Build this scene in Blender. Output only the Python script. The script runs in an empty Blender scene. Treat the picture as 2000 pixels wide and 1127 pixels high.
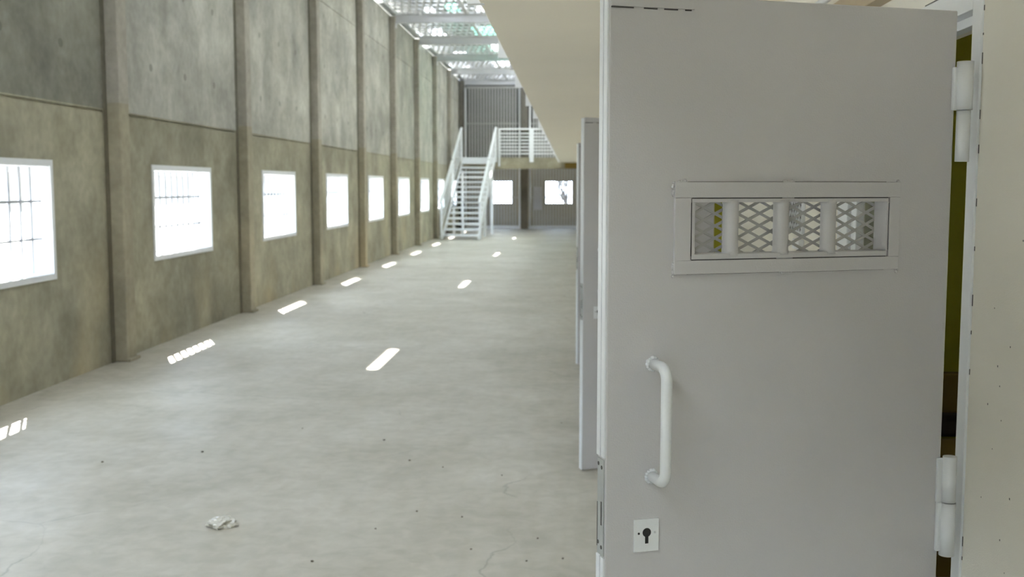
import bpy, bmesh, math, random
from mathutils import Vector, Matrix
random.seed(7)
S = bpy.context.scene
COL = S.collection
R = math.radians

# ------------------------------------------------------------------ camera
F_PX, CAM_H = 2105.0, 1.66
cam_d = bpy.data.cameras.new('camera')
cam = bpy.data.objects.new('camera', cam_d)
COL.objects.link(cam)
cam_d.sensor_width = 36.0
cam_d.lens = F_PX / 2000.0 * 36.0
cam_d.clip_start = 0.05
cam_d.clip_end = 300
cam.location = (0, 0, CAM_H)
cam.rotation_euler = (R(90 - 5.468), 0, R(3.140))
cam_d.dof.use_dof = True
cam_d.dof.focus_distance = 2.35
cam_d.dof.aperture_fstop = 6.3
S.camera = cam

# ------------------------------------------------------------------ world, sun, exposure
w = bpy.data.worlds.new('sky')
S.world = w
w.use_nodes = True
bg = w.node_tree.nodes['Background']
bg.inputs[0].default_value = (0.69, 0.83, 1.0, 1)
bg.inputs[1].default_value = 1.0
sun_d = bpy.data.lights.new('sun', 'SUN')
sun = bpy.data.objects.new('sun', sun_d)
COL.objects.link(sun)
sun_d.energy = 3.0
sun_d.angle = R(0.4)
sun_d.color = (1.0, 0.95, 0.86)
SUNV = Vector((0.43, -0.90, -1.0))
sun.rotation_euler = SUNV.to_track_quat('-Z', 'Y').to_euler()
sun.location = (-10, 20, 20)
S.view_settings.view_transform = 'Standard'
S.view_settings.look = 'None'
S.view_settings.gamma = 1
S.view_settings.use_curve_mapping = False
S.view_settings.exposure = 4.0
try:
    S.cycles.max_bounces = 14
    S.cycles.diffuse_bounces = 10
    S.cycles.glossy_bounces = 4
    S.cycles.sample_clamp_indirect = 1.0
    S.cycles.use_denoising = True
except Exception:
    pass

# ------------------------------------------------------------------ materials
def nodes_of(name):
    m = bpy.data.materials.new(name)
    m.use_nodes = True
    nt = m.node_tree
    return m, nt, nt.nodes['Principled BSDF']

def paint(name, col, rough=0.45, var=0.04, bump=0.02, scale=9.0, metal=0.0):
    """painted or plain surface: slight mottling and a fine orange-peel bump"""
    m, nt, b = nodes_of(name)
    N, L = nt.nodes.new, nt.links.new
    tc = N('ShaderNodeTexCoord')
    n1 = N('ShaderNodeTexNoise'); n1.inputs['Scale'].default_value = scale; n1.inputs['Detail'].default_value = 5
    L(tc.outputs['Object'], n1.inputs['Vector'])
    r = N('ShaderNodeValToRGB')
    r.color_ramp.elements[0].position = 0.3; r.color_ramp.elements[1].position = 0.7
    r.color_ramp.elements[0].color = (*[max(0, c * (1 - var)) for c in col], 1)
    r.color_ramp.elements[1].color = (*[min(1, c * (1 + var)) for c in col], 1)
    L(n1.outputs['Fac'], r.inputs[0]); L(r.outputs[0], b.inputs['Base Color'])
    b.inputs['Roughness'].default_value = rough
    b.inputs['Metallic'].default_value = metal
    if bump:
        n2 = N('ShaderNodeTexNoise'); n2.inputs['Scale'].default_value = 260; n2.inputs['Detail'].default_value = 2
        L(tc.outputs['Object'], n2.inputs['Vector'])
        bp = N('ShaderNodeBump'); bp.inputs['Strength'].default_value = bump * 4; bp.inputs['Distance'].default_value = 0.002
        L(n2.outputs['Fac'], bp.inputs['Height']); L(bp.outputs[0], b.inputs['Normal'])
    return m

def mixc(nt, fac, a, b_, mode='MIX'):
    mx = nt.nodes.new('ShaderNodeMix'); mx.data_type = 'RGBA'; mx.blend_type = mode
    for k, v in ((0, fac), (6, a), (7, b_)):
        if isinstance(v, (int, float)): mx.inputs[k].default_value = v
        elif isinstance(v, tuple): mx.inputs[k].default_value = (*v, 1)
        else: nt.links.new(v, mx.inputs[k])
    return mx.outputs[2]

def concrete(name, low, high, tint_bays=False, dots=False, split=2.36, rough=0.85, contrast=1.0):
    """cast concrete in world metres: cloudy mottling, vertical runs, brown wash low down, paler cast above the joint"""
    m, nt, b = nodes_of(name)
    N, L = nt.nodes.new, nt.links.new
    g = N('ShaderNodeNewGeometry')
    sep = N('ShaderNodeSeparateXYZ'); L(g.outputs['Position'], sep.inputs[0])
    def noise(scale, detail=6, mapping=None, dist=0.0):
        n = N('ShaderNodeTexNoise'); n.inputs['Scale'].default_value = scale; n.inputs['Detail'].default_value = detail
        n.inputs['Distortion'].default_value = dist
        if mapping:
            mp = N('ShaderNodeMapping'); mp.inputs['Scale'].default_value = mapping
            L(g.outputs['Position'], mp.inputs[0]); L(mp.outputs[0], n.inputs['Vector'])
        else:
            L(g.outputs['Position'], n.inputs['Vector'])
        return n.outputs['Fac']
    def ramp(src, p0, p1, c0, c1):
        r = N('ShaderNodeValToRGB'); r.color_ramp.elements[0].position = p0; r.color_ramp.elements[1].position = p1
        r.color_ramp.elements[0].color = (*c0, 1); r.color_ramp.elements[1].color = (*c1, 1)
        L(src, r.inputs[0]); return r.outputs[0]
    cloud = noise(1.1, 8, None, 0.4)
    runs = noise(1.0, 6, (3.2, 3.2, 0.35))
    fine = noise(14, 6)
    # wobble of the joint height
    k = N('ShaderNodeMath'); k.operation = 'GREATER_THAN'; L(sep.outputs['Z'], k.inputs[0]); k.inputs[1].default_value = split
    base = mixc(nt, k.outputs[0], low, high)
    c = 0.34 * contrast
    v1 = ramp(cloud, 0.30, 0.70, (1 - c,) * 3, (1 + c * 0.45, 1 + c * 0.45, 1 + c * 0.42))
    v2 = ramp(runs, 0.30, 0.72, (1 - c * 0.18, 1 - c * 0.18, 1 - c * 0.22), (1 + c * 0.10,) * 3)
    v4 = ramp(noise(2.6, 7, (1, 1, 0.9), 0.8), 0.32, 0.68, (1 - c * 0.52, 1 - c * 0.54, 1 - c * 0.62), (1 + c * 0.30,) * 3)
    v3 = ramp(fine, 0.3, 0.7, (0.89, 0.89, 0.87), (1.08, 1.08, 1.07))
    o = mixc(nt, 1.0, base, v1, 'MULTIPLY')
    o = mixc(nt, 1.0, o, v2, 'MULTIPLY')
    o = mixc(nt, 1.0, o, v3, 'MULTIPLY')
    o = mixc(nt, 1.0, o, v4, 'MULTIPLY')
    # warm brown wash stains in patches low on the wall
    st = ramp(noise(0.9, 4, (1, 1, 0.55)), 0.50, 0.66, (0, 0, 0), (1, 1, 1))
    mr = N('ShaderNodeMapRange'); mr.inputs[1].default_value = 1.3; mr.inputs[2].default_value = 0.0
    L(sep.outputs['Z'], mr.inputs[0])
    mm = N('ShaderNodeMath'); mm.operation = 'MULTIPLY'; L(mr.outputs[0], mm.inputs[0]); L(st, mm.inputs[1])
    m2 = N('ShaderNodeMath'); m2.operation = 'MULTIPLY'; L(mm.outputs[0], m2.inputs[0]); m2.inputs[1].default_value = 0.55
    o = mixc(nt, m2.outputs[0], o, tuple(min(1, x * y) for x, y in zip(low, (1.35, 1.18, 0.92))))
    if tint_bays:   # neighbouring precast panels come from different pours
        a1 = N('ShaderNodeMath'); a1.operation = 'SUBTRACT'; L(sep.outputs['Y'], a1.inputs[0]); a1.inputs[1].default_value = 10.0 - 3.95 * 20
        a2 = N('ShaderNodeMath'); a2.operation = 'DIVIDE'; L(a1.outputs[0], a2.inputs[0]); a2.inputs[1].default_value = 3.95
        a3 = N('ShaderNodeMath'); a3.operation = 'FLOOR'; L(a2.outputs[0], a3.inputs[0])
        a4 = N('ShaderNodeMath'); a4.operation = 'MULTIPLY_ADD'; L(k.outputs[0], a4.inputs[0]); a4.inputs[1].default_value = 57.3; L(a3.outputs[0], a4.inputs[2])
        wn = N('ShaderNodeTexWhiteNoise'); wn.noise_dimensions = '1D'; L(a4.outputs[0], wn.inputs['W'])
        tv = ramp(wn.outputs['Value'], 0.0, 1.0, (0.86, 0.86, 0.84), (1.10, 1.11, 1.10))
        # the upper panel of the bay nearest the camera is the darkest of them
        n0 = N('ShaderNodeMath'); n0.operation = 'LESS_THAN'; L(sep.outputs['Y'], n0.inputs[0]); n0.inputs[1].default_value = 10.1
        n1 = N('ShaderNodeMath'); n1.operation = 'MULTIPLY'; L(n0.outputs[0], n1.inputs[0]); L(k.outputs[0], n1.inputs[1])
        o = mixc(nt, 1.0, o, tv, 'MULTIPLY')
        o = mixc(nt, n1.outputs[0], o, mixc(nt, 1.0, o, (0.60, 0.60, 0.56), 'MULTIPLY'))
    if dots:        # formwork tie holes on a regular grid, upper panels only
        mp = N('ShaderNodeMapping'); mp.inputs['Scale'].default_value = (0, 1 / 0.98, 1 / 0.86); mp.inputs['Location'].default_value = (0, 0.32, 0.18)
        L(g.outputs['Position'], mp.inputs[0])
        vf = N('ShaderNodeVectorMath'); vf.operation = 'FRACTION'; L(mp.outputs[0], vf.inputs[0])
        vd = N('ShaderNodeVectorMath'); vd.operation = 'DISTANCE'; L(vf.outputs[0], vd.inputs[0]); vd.inputs[1].default_value = (0, 0.5, 0.5)
        dn = N('ShaderNodeMath'); dn.operation = 'LESS_THAN'; L(vd.outputs['Value'], dn.inputs[0]); dn.inputs[1].default_value = 0.045
        dm = N('ShaderNodeMath'); dm.operation = 'MULTIPLY'; L(dn.outputs[0], dm.inputs[0]); L(k.outputs[0], dm.inputs[1])
        de = N('ShaderNodeMath'); de.operation = 'MULTIPLY'; L(dm.outputs[0], de.inputs[0]); de.inputs[1].default_value = 0.45
        o = mixc(nt, de.outputs[0], o, (0.10, 0.10, 0.075))
    L(o, b.inputs['Base Color'])
    b.inputs['Roughness'].default_value = rough
    bp = N('ShaderNodeBump'); bp.inputs['Strength'].default_value = 0.25; bp.inputs['Distance'].default_value = 0.01
    L(fine, bp.inputs['Height']); L(bp.outputs[0], b.inputs['Normal'])
    return m

def floor_mat():
    m, nt, b = nodes_of('sealed_concrete_floor')
    N, L = nt.nodes.new, nt.links.new
    g = N('ShaderNodeNewGeometry')
    def noise(scale, detail=6, dist=0.0, mapping=(1, 1, 1)):
        n = N('ShaderNodeTexNoise'); n.inputs['Scale'].default_value = scale; n.inputs['Detail'].default_value = detail
        n.inputs['Distortion'].default_value = dist
        mp = N('ShaderNodeMapping'); mp.inputs['Scale'].default_value = mapping
        L(g.outputs['Position'], mp.inputs[0]); L(mp.outputs[0], n.inputs['Vector']); return n.outputs['Fac']
    def ramp(src, p0, p1, c0, c1):
        r = N('ShaderNodeValToRGB'); r.color_ramp.elements[0].position = p0; r.color_ramp.elements[1].position = p1
        r.color_ramp.elements[0].color = (*c0, 1); r.color_ramp.elements[1].color = (*c1, 1)
        L(src, r.inputs[0]); return r.outputs[0]
    a = ramp(noise(0.55, 7, 0.6), 0.34, 0.68, (0.390, 0.368, 0.308), (0.48, 0.460, 0.408))
    o = mixc(nt, 1.0, a, ramp(noise(2.2, 8, 0.8), 0.3, 0.7, (0.86, 0.86, 0.83), (1.06, 1.06, 1.06)), 'MULTIPLY')
    o = mixc(nt, 1.0, o, ramp(noise(11, 7, 0.5), 0.32, 0.66, (0.89, 0.885, 0.86), (1.04, 1.04, 1.04)), 'MULTIPLY')
    o = mixc(nt, 1.0, o, ramp(noise(3.0, 5, 0.2, (4.0, 0.6, 1)), 0.34, 0.6, (0.96, 0.95, 0.93), (1.0, 1.0, 1.0)), 'MULTIPLY')
    # brown scuffs
    sc = ramp(noise(1.5, 5, 1.5), 0.62, 0.74, (0, 0, 0), (0.35, 0.35, 0.35))
    o = mixc(nt, sc, o, (0.36, 0.32, 0.235))
    # hairline shrinkage cracks
    nv = N('ShaderNodeTexNoise'); nv.inputs['Scale'].default_value = 0.8; nv.inputs['Detail'].default_value = 6
    L(g.outputs['Position'], nv.inputs['Vector'])
    vm = N('ShaderNodeVectorMath'); vm.operation = 'ADD'; L(g.outputs['Position'], vm.inputs[0]); L(nv.outputs['Color'], vm.inputs[1])
    vo = N('ShaderNodeTexVoronoi'); vo.feature = 'DISTANCE_TO_EDGE'; vo.inputs['Scale'].default_value = 0.42
    L(vm.outputs[0], vo.inputs['Vector'])
    cr = ramp(vo.outputs['Distance'], 0.0, 0.0032, (1, 1, 1), (0, 0, 0))
    cm = mixc(nt, 1.0, cr, ramp(noise(0.8, 3), 0.46, 0.56, (0, 0, 0), (0.5, 0.5, 0.5)), 'MULTIPLY')
    o = mixc(nt, cm, o, (0.17, 0.16, 0.13))
    L(o, b.inputs['Base Color'])
    L(ramp(noise(1.3, 6, 0.5), 0.3, 0.7, (0.46,) * 3, (0.60,) * 3), b.inputs['Roughness'])
    b.inputs['Specular IOR Level'].default_value = 0.85
    bp = N('ShaderNodeBump'); bp.inputs['Strength'].default_value = 0.10; bp.inputs['Distance'].default_value = 0.01
    L(noise(7, 6), bp.inputs['Height']); L(bp.outputs[0], b.inputs['Normal'])
    return m

def translucent(name, col, t=0.75):
    m = bpy.data.materials.new(name); m.use_nodes = True
    nt = m.node_tree; nt.nodes.clear()
    out = nt.nodes.new('ShaderNodeOutputMaterial'); mix = nt.nodes.new('ShaderNodeMixShader')
    d = nt.nodes.new('ShaderNodeBsdfDiffuse'); tr = nt.nodes.new('ShaderNodeBsdfTranslucent')
    n = nt.nodes.new('ShaderNodeTexNoise'); n.inputs['Scale'].default_value = 4
    c = mixc(nt, n.outputs['Fac'], tuple(x * 0.9 for x in col), col)
    nt.links.new(c, d.inputs[0]); nt.links.new(c, tr.inputs[0])
    mix.inputs[0].default_value = t
    nt.links.new(d.outputs[0], mix.inputs[1]); nt.links.new(tr.outputs[0], mix.inputs[2]); nt.links.new(mix.outputs[0], out.inputs[0])
    return m

M = dict(
    floor=floor_mat(),
    wall=concrete('precast_wall_concrete', (0.42, 0.397, 0.312), (0.50, 0.495, 0.465), tint_bays=True, dots=True),
    column=concrete('column_concrete', (0.40, 0.365, 0.275), (0.43, 0.405, 0.355), split=2.42, contrast=0.6),
    beamc=concrete('platform_concrete', (0.33, 0.30, 0.22), (0.35, 0.32, 0.24), contrast=0.7),
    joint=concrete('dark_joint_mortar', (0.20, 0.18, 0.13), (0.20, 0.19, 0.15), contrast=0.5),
    hill=paint('dull_green_hillside', (0.095, 0.085, 0.070), 0.95, 0.3, 0.0, 0.15),  # tone of the added ridge that dims the windows
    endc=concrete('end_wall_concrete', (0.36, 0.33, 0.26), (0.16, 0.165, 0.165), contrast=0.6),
    darkc=concrete('back_column_concrete', (0.16, 0.14, 0.105), (0.17, 0.16, 0.14), contrast=0.7),
    cream=paint('cream_wall_paint', (0.74, 0.715, 0.64), 0.8, 0.03, 0.06, 3),
    soffit=paint('cream_soffit_paint', (0.90, 0.845, 0.73), 0.85, 0.015, 0.0, 1.2),
    brownband=paint('tan_trunking_paint', (0.42, 0.34, 0.23), 0.7, 0.04, 0.02),
    door=paint('white_door_paint', (0.508, 0.500, 0.512), 0.38, 0.035, 0.05, 2.5),
    trim=paint('white_trim_paint', (0.68, 0.70, 0.72), 0.4, 0.03, 0.04, 8),
    white=paint('white_steel_paint', (0.74, 0.76, 0.78), 0.4, 0.03, 0.02, 8),
    winwhite=paint('white_window_paint', (0.80, 0.82, 0.85), 0.5, 0.02, 0.0, 8),
    galv=paint('galvanised_steel', (0.50, 0.52, 0.54), 0.5, 0.10, 0.02, 3, 0.3),
    bars=paint('grey_bar_paint', (0.44, 0.44, 0.43), 0.5, 0.05, 0.0, 5),
    mesh=paint('painted_expanded_mesh', (0.46, 0.46, 0.45), 0.5, 0.05, 0.0, 9),
    lock=paint('brushed_lock_steel', (0.50, 0.52, 0.52), 0.35, 0.06, 0.02, 20, 0.7),
    black=paint('dark_hole', (0.012, 0.012, 0.012), 0.8, 0.0, 0.0),
    chip=paint('chipped_dark_steel', (0.07, 0.065, 0.06), 0.6, 0.2, 0.0, 60),
    mustard=paint('mustard_cell_paint', (0.46, 0.43, 0.03), 0.7, 0.05, 0.04, 3),
    olive=paint('olive_grey_reveal_paint', (0.30, 0.31, 0.24), 0.7, 0.05, 0.04, 3),
    cellbrown=paint('brown_bunk_board', (0.24, 0.16, 0.03), 0.7, 0.12, 0.02, 5),
    celldark=paint('dark_bunk_mattress', (0.035, 0.025, 0.018), 0.8, 0.1, 0.02, 5),
    roof=paint('roof_sheet_grey', (0.30, 0.30, 0.29), 0.6, 0.1, 0.0, 3),
    green=translucent('green_rooflight_sheet', (0.27, 0.46, 0.38)),
    clear=translucent('grimy_rooflight_sheet', (0.62, 0.62, 0.62)),
    plenum=paint('pale_galvanised_mesh', (0.72, 0.73, 0.75), 0.5, 0.05, 0.0, 3),
    beam=paint('pale_grey_beam_paint', (0.60, 0.61, 0.63), 0.5, 0.06, 0.0, 2),
    faded=translucent('weathered_rooflight_sheet', (0.58, 0.58, 0.57)),
    bright=translucent('new_rooflight_sheet', (0.90, 0.90, 0.88)),
    barpaint=paint('grey_window_bar_paint', (0.35, 0.36, 0.38), 0.5, 0.02, 0.0, 8),
    ground=paint('pale_yard_ground', (0.55, 0.53, 0.48), 0.9, 0.1, 0.0, 0.6),
    bark=paint('tree_bark', (0.05, 0.045, 0.045), 0.9, 0.2, 0.0, 6),
    pebble=paint('dark_debris', (0.16, 0.14, 0.11), 0.9, 0.3, 0.0, 60),
    greybox=paint('grey_enclosure_paint', (0.50, 0.50, 0.52), 0.5, 0.03, 0.0),
)
mp_, nt_, b_ = nodes_of('crumpled_clear_plastic')
b_.inputs['Base Color'].default_value = (0.72, 0.70, 0.62, 1); b_.inputs['Roughness'].default_value = 0.12
b_.inputs['Transmission Weight'].default_value = 0.25; b_.inputs['Specular IOR Level'].default_value = 0.9
M['plastic'] = mp_

# ------------------------------------------------------------------ mesh helpers
class MB:
    def __init__(self): self.bm = bmesh.new()
    def quad(self, pts, mi=0):
        f = self.bm.faces.new([self.bm.verts.new(p) for p in pts]); f.material_index = mi; return f
    def box(self, c, s, rot=None, mi=0, bev=0.0):
        tmp = bmesh.new()
        bmesh.ops.create_cube(tmp, size=1.0)
        for v in tmp.verts: v.co = Vector((v.co.x * s[0], v.co.y * s[1], v.co.z * s[2]))
        if bev > 0: bmesh.ops.bevel(tmp, geom=tmp.edges[:], offset=bev, segments=2, affect='EDGES', profile=0.6)
        mt = Matrix.Translation(c) @ (rot.to_4x4() if rot else Matrix.Identity(4))
        self._add(tmp, mt, mi); return self
    def bb(self, x0, x1, y0, y1, z0, z1, mi=0, bev=0.0):
        return self.box(((x0 + x1) / 2, (y0 + y1) / 2, (z0 + z1) / 2), (abs(x1 - x0), abs(y1 - y0), abs(z1 - z0)), None, mi, bev)
    def _add(self, tmp, mt, mi=0):
        vm = {v: self.bm.verts.new(mt @ v.co) for v in tmp.verts}
        for f in tmp.faces:
            try: nf = self.bm.faces.new([vm[v] for v in f.verts]); nf.material_index = mi; nf.smooth = f.smooth
            except ValueError: pass
        tmp.free()
    def bar(self, a, b, w, h, up=(0, 0, 1), mi=0):
        """rectangular bar from a to b; w across, h along 'up'"""
        a, b, up = Vector(a), Vector(b), Vector(up)
        d = (b - a); L = d.length; d.normalize()
        x = d.cross(up)
        if x.length < 1e-6: x = d.cross(Vector((1, 0, 0)))
        x.normalize(); z = x.cross(d)
        m = Matrix((x, d, z)).transposed()
        return self.box((a + b) / 2, (w, L, h), m, mi)
    def tube(self, pts, r, seg=12, cap=True, mi=0):
        pts = [Vector(p) for p in pts]; n = len(pts)
        rs = r if isinstance(r, (list, tuple)) else [r] * n
        rings = []; t0 = (pts[1] - pts[0]).normalized()
        ref = Vector((0, 0, 1)) if abs(t0.z) < 0.9 else Vector((1, 0, 0))
        u = t0.cross(ref).normalized()
        for i, p in enumerate(pts):
            t = (pts[min(i + 1, n - 1)] - pts[max(i - 1, 0)]).normalized()
            u = (u - t * u.dot(t)).normalized(); v = t.cross(u)
            rings.append([self.bm.verts.new(p + (u * math.cos(2 * math.pi * k / seg) + v * math.sin(2 * math.pi * k / seg)) * rs[i]) for k in range(seg)])
        for i in range(n - 1):
            for k in range(seg):
                f = self.bm.faces.new([rings[i][k], rings[i][(k + 1) % seg], rings[i + 1][(k + 1) % seg], rings[i + 1][k]])
                f.smooth = True; f.material_index = mi
        if cap:
            self.bm.faces.new(rings[0][::-1]).material_index = mi; self.bm.faces.new(rings[-1]).material_index = mi
        return self
    def sheet(self, o, u, v, n, ur, vr, holes, t, mi=0):
        """slab spanning ur x vr in the (u, v) frame at o, thickness t along n, with rectangular holes cut through"""
        o, u, v, n = Vector(o), Vector(u), Vector(v), Vector(n)
        us = sorted({ur[0], ur[1], *[h[0] for h in holes], *[h[1] for h in holes]}); us = [x for x in us if ur[0] <= x <= ur[1]]
        vs = sorted({vr[0], vr[1], *[h[2] for h in holes], *[h[3] for h in holes]}); vs = [x for x in vs if vr[0] <= x <= vr[1]]
        def solid(i, j):
            if i < 0 or j < 0 or i >= len(us) - 1 or j >= len(vs) - 1: return False
            a, b = (us[i] + us[i + 1]) / 2, (vs[j] + vs[j + 1]) / 2
            return not any(h[0] < a < h[1] and h[2] < b < h[3] for h in holes)
        P = lambda a, b, k: o + u * a + v * b + n * (t * k)
        for i in range(len(us) - 1):
            for j in range(len(vs) - 1):
                if not solid(i, j): continue
                a, b, c, d = us[i], us[i + 1], vs[j], vs[j + 1]
                self.quad([P(a, c, 0), P(a, d, 0), P(b, d, 0), P(b, c, 0)], mi)
                self.quad([P(a, c, 1), P(b, c, 1), P(b, d, 1), P(a, d, 1)], mi)
                if not solid(i - 1, j): self.quad([P(a, c, 0), P(a, c, 1), P(a, d, 1), P(a, d, 0)], mi)
                if not solid(i + 1, j): self.quad([P(b, c, 0), P(b, d, 0), P(b, d, 1), P(b, c, 1)], mi)
                if not solid(i, j - 1): self.quad([P(a, c, 0), P(b, c, 0), P(b, c, 1), P(a, c, 1)], mi)
                if not solid(i, j + 1): self.quad([P(a, d, 0), P(a, d, 1), P(b, d, 1), P(b, d, 0)], mi)
        bmesh.ops.remove_doubles(self.bm, verts=self.bm.verts[:], dist=1e-5)
        return self
    def make(self, name, mats, parent=None, label=None):
        bmesh.ops.recalc_face_normals(self.bm, faces=self.bm.faces[:])
        me = bpy.data.meshes.new(name); self.bm.to_mesh(me); self.bm.free()
        for m in (mats if isinstance(mats, list) else [mats]): me.materials.append(m)
        o = bpy.data.objects.new(name, me); COL.objects.link(o)
        if parent: o.parent = parent
        if label: o['label'] = label
        return o

def tag(o, label, cat, group=None, kind=None):
    o['label'] = label; o['category'] = cat
    if group: o['group'] = group
    if kind: o['kind'] = kind
    return o
def empty(name, loc=(0, 0, 0), rz=0.0):
    o = bpy.data.objects.new(name, None); COL.objects.link(o)
    o.location = loc; o.rotation_euler = (0, 0, rz); o.empty_display_size = 0.1
    return o
def copy_tree(o, parent=None):
    c = o.copy(); COL.objects.link(c); c.parent = parent
    for ch in [x for x in S.objects if x.parent == o]:
        copy_tree(ch, c)
    return c
def struct(o, label, cat): return tag(o, label, cat, None, 'structure')
ORD = ['first', 'second', 'third', 'fourth', 'fifth', 'sixth', 'seventh', 'eighth', 'ninth', 'tenth']

# ------------------------------------------------------------------ dimensions (metres, hall axis = +Y)
XL = -4.30                      # inner face of left wall
XR = 0.90                       # cell-front wall
BAY, COL0 = 3.95, 9.97          # pilaster spacing / the first one in view
Y0, Y1 = -9.9, 43.8             # hall ends
ZW = 5.66                       # top of left wall
colY = [COL0 + BAY * k for k in range(-5, 8)]
winY = [COL0 + BAY * k - 2.12 for k in range(-4, 9)]
WZ = (0.88, 1.87)

# ------------------------------------------------------------------ structure
b = MB(); b.bb(XL - 0.2, 4.6, Y0 - 0.2, Y1 + 0.2, -0.2, 0.0)
struct(b.make('floor', M['floor']), 'pale grey sealed concrete floor with faint cracks and scuffs', 'floor')
b = MB(); b.bb(-60, 60, -40, 110, -0.5, -0.21)
struct(b.make('yard_ground', M['ground']), 'pale yard ground outside the hall windows', 'ground')

# left wall: panels between window rows, a deep joint line at z 2.33 and another at 4.8
b = MB()
holes = [(y - 0.86, y + 0.86, WZ[0] + 0.05, WZ[1] - 0.05) for y in winY]
b.sheet((XL, 0, 0), (0, 1, 0), (0, 0, 1), (-1, 0, 0), (Y0, Y1), (0, 2.325), holes, 0.2)
lw = b.make('wall_left', M['wall'])
struct(lw, 'grey-brown precast concrete wall with barred windows', 'wall')
b = MB()
b.bb(XL - 0.2, XL - 0.012, Y0, Y1, 2.325, 2.345)
b.bb(XL - 0.2, XL + 0.004, Y0, Y1, 2.345, 4.79)
b.bb(XL - 0.2, XL - 0.012, Y0, Y1, 4.79, 4.81)
b.bb(XL - 0.2, XL + 0.002, Y0, Y1, 4.81, ZW)
struct(b.make('wall_left_upper', M['wall']), 'paler upper precast panels above the joint, with tie holes', 'wall')

# pilasters
root = None
for i, y in enumerate(colY):
    if y < Y0 + 1: continue
    b = MB()
    b.bb(XL + 0.005, XL + 0.13, y - 0.12, y + 0.10, 0, 5.62, 0, 0.012)
    b.bb(XL + 0.005, XL + 0.014, y - 0.19, y - 0.121, 0, 5.6, 1)  # dark strip paints the shade inside the joint recess
    if y > 5:
        b.bb(XL + 0.12, XL + 0.16, y - 0.135, y + 0.115, 0, 0.03, 0, 0.008)
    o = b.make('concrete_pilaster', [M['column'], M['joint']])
    k = i - 5
    lab = ('concrete pilaster %s the camera on the window wall' % ['far behind', 'well behind', 'behind', 'just behind', 'beside'][k + 5]) if k < 0 else \
        ['brown-grey concrete pilaster nearest the camera, right of the largest window', 'brown-grey concrete pilaster, second from the left of the picture',
         'brown-grey concrete pilaster, third from the left of the picture', 'brown-grey concrete pilaster, fourth from the left of the picture',
         'brown-grey concrete pilaster, fifth from the left of the picture', 'brown-grey concrete pilaster, sixth from left, just before the staircase',
         'concrete pilaster behind the staircase handrail', 'concrete pilaster beside the far platform', 'x'][k]
    tag(o, lab, 'pilaster', 'pilasters along the window wall')

# windows in the left wall
vb = MB(); vb.tube([(0, 0, WZ[0] + 0.04), (0, 0, WZ[1] - 0.04)], 0.014, 8); vbo = None
hb = MB(); hb.bb(-0.006, 0.006, -0.87, 0.87, -0.009, 0.009); hbo = None
def win_frame(w2, z0, z1, par, side=True):
    b = MB()   # inner casing, reveal lining and outer sash frame
    fx = 0.012
    for (ya, yb, za, zb) in ((-w2 - 0.05, w2 + 0.05, z1 - 0.05, z1), (-w2 - 0.05, w2 + 0.05, z0, z0 + 0.05), (-w2 - 0.05, -w2, z0 + 0.05, z1 - 0.05), (w2, w2 + 0.05, z0 + 0.05, z1 - 0.05)):
        b.bb(-0.004, fx, ya, yb, za, zb, 0, 0.002)
    a, c = z0 + 0.05, z1 - 0.05
    b.bb(-0.2, 0, -w2, -w2 + 0.008, a, c); b.bb(-0.2, 0, w2 - 0.008, w2, a, c)
    b.bb(-0.2, 0, -w2 + 0.008, w2 - 0.008, c - 0.008, c); b.bb(-0.2, 0, -w2 + 0.008, w2 - 0.008, a, a + 0.008)
    o = b.make('window_frame', M['winwhite'], par)
    b = MB()
    for (ya, yb, za, zb) in ((-w2 + .008, w2 - .008, c - 0.05, c - .008), (-w2 + .008, w2 - .008, a + .008, a + 0.03), (-w2 + .008, -w2 + 0.05, a + .03, c - .05), (w2 - 0.05, w2 - .008, a + .03, c - .05)):
        b.bb(-0.195, -0.165, ya, yb, za, zb)
    b.make('outer_sash', M['winwhite'], par)
    return o
proto = None
wn = 0
for i, y in enumerate(winY):
    wn += 1
    if proto is None:
        proto = empty('window_1', (XL, y, 0))
        win_frame(0.86, WZ[0], WZ[1], proto)
        for k in range(9):
            if vbo is None:
                vbo = vb.make('window_bar', M['barpaint'], proto); q = vbo
            else:
                q = vbo.copy(); COL.objects.link(q)
            q.location = (-0.08, -0.86 + 0.172 * (k + 1), 0)
        for z in (WZ[0] + 0.34, WZ[0] + 0.65):
            if hbo is None:
                hbo = hb.make('cross_bar', M['barpaint'], proto); q = hbo
            else:
                q = hbo.copy(); COL.objects.link(q)
            q.location = (-0.08, 0, z)
        o = proto
    else:
        o = copy_tree(proto); o.name = 'window_%d' % wn; o.location = (XL, y, 0)
    v = i - 4
    struct(o, 'white framed barred window in the concrete wall, behind the camera' if v < 0 else
           ['large white framed window with vertical bars, cut by the left edge of the picture', 'white framed barred window between the first and second pilaster', 'white framed barred window between the second and third pilaster',
            'white framed barred window between the third and fourth pilaster', 'white framed barred window between the fourth and fifth pilaster', 'white framed barred window between the fifth and sixth pilaster',
            'narrow looking barred window just left of the staircase', 'barred window seen through the staircase railing', 'barred window under the far platform behind the stairs'][v], 'window')

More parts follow.
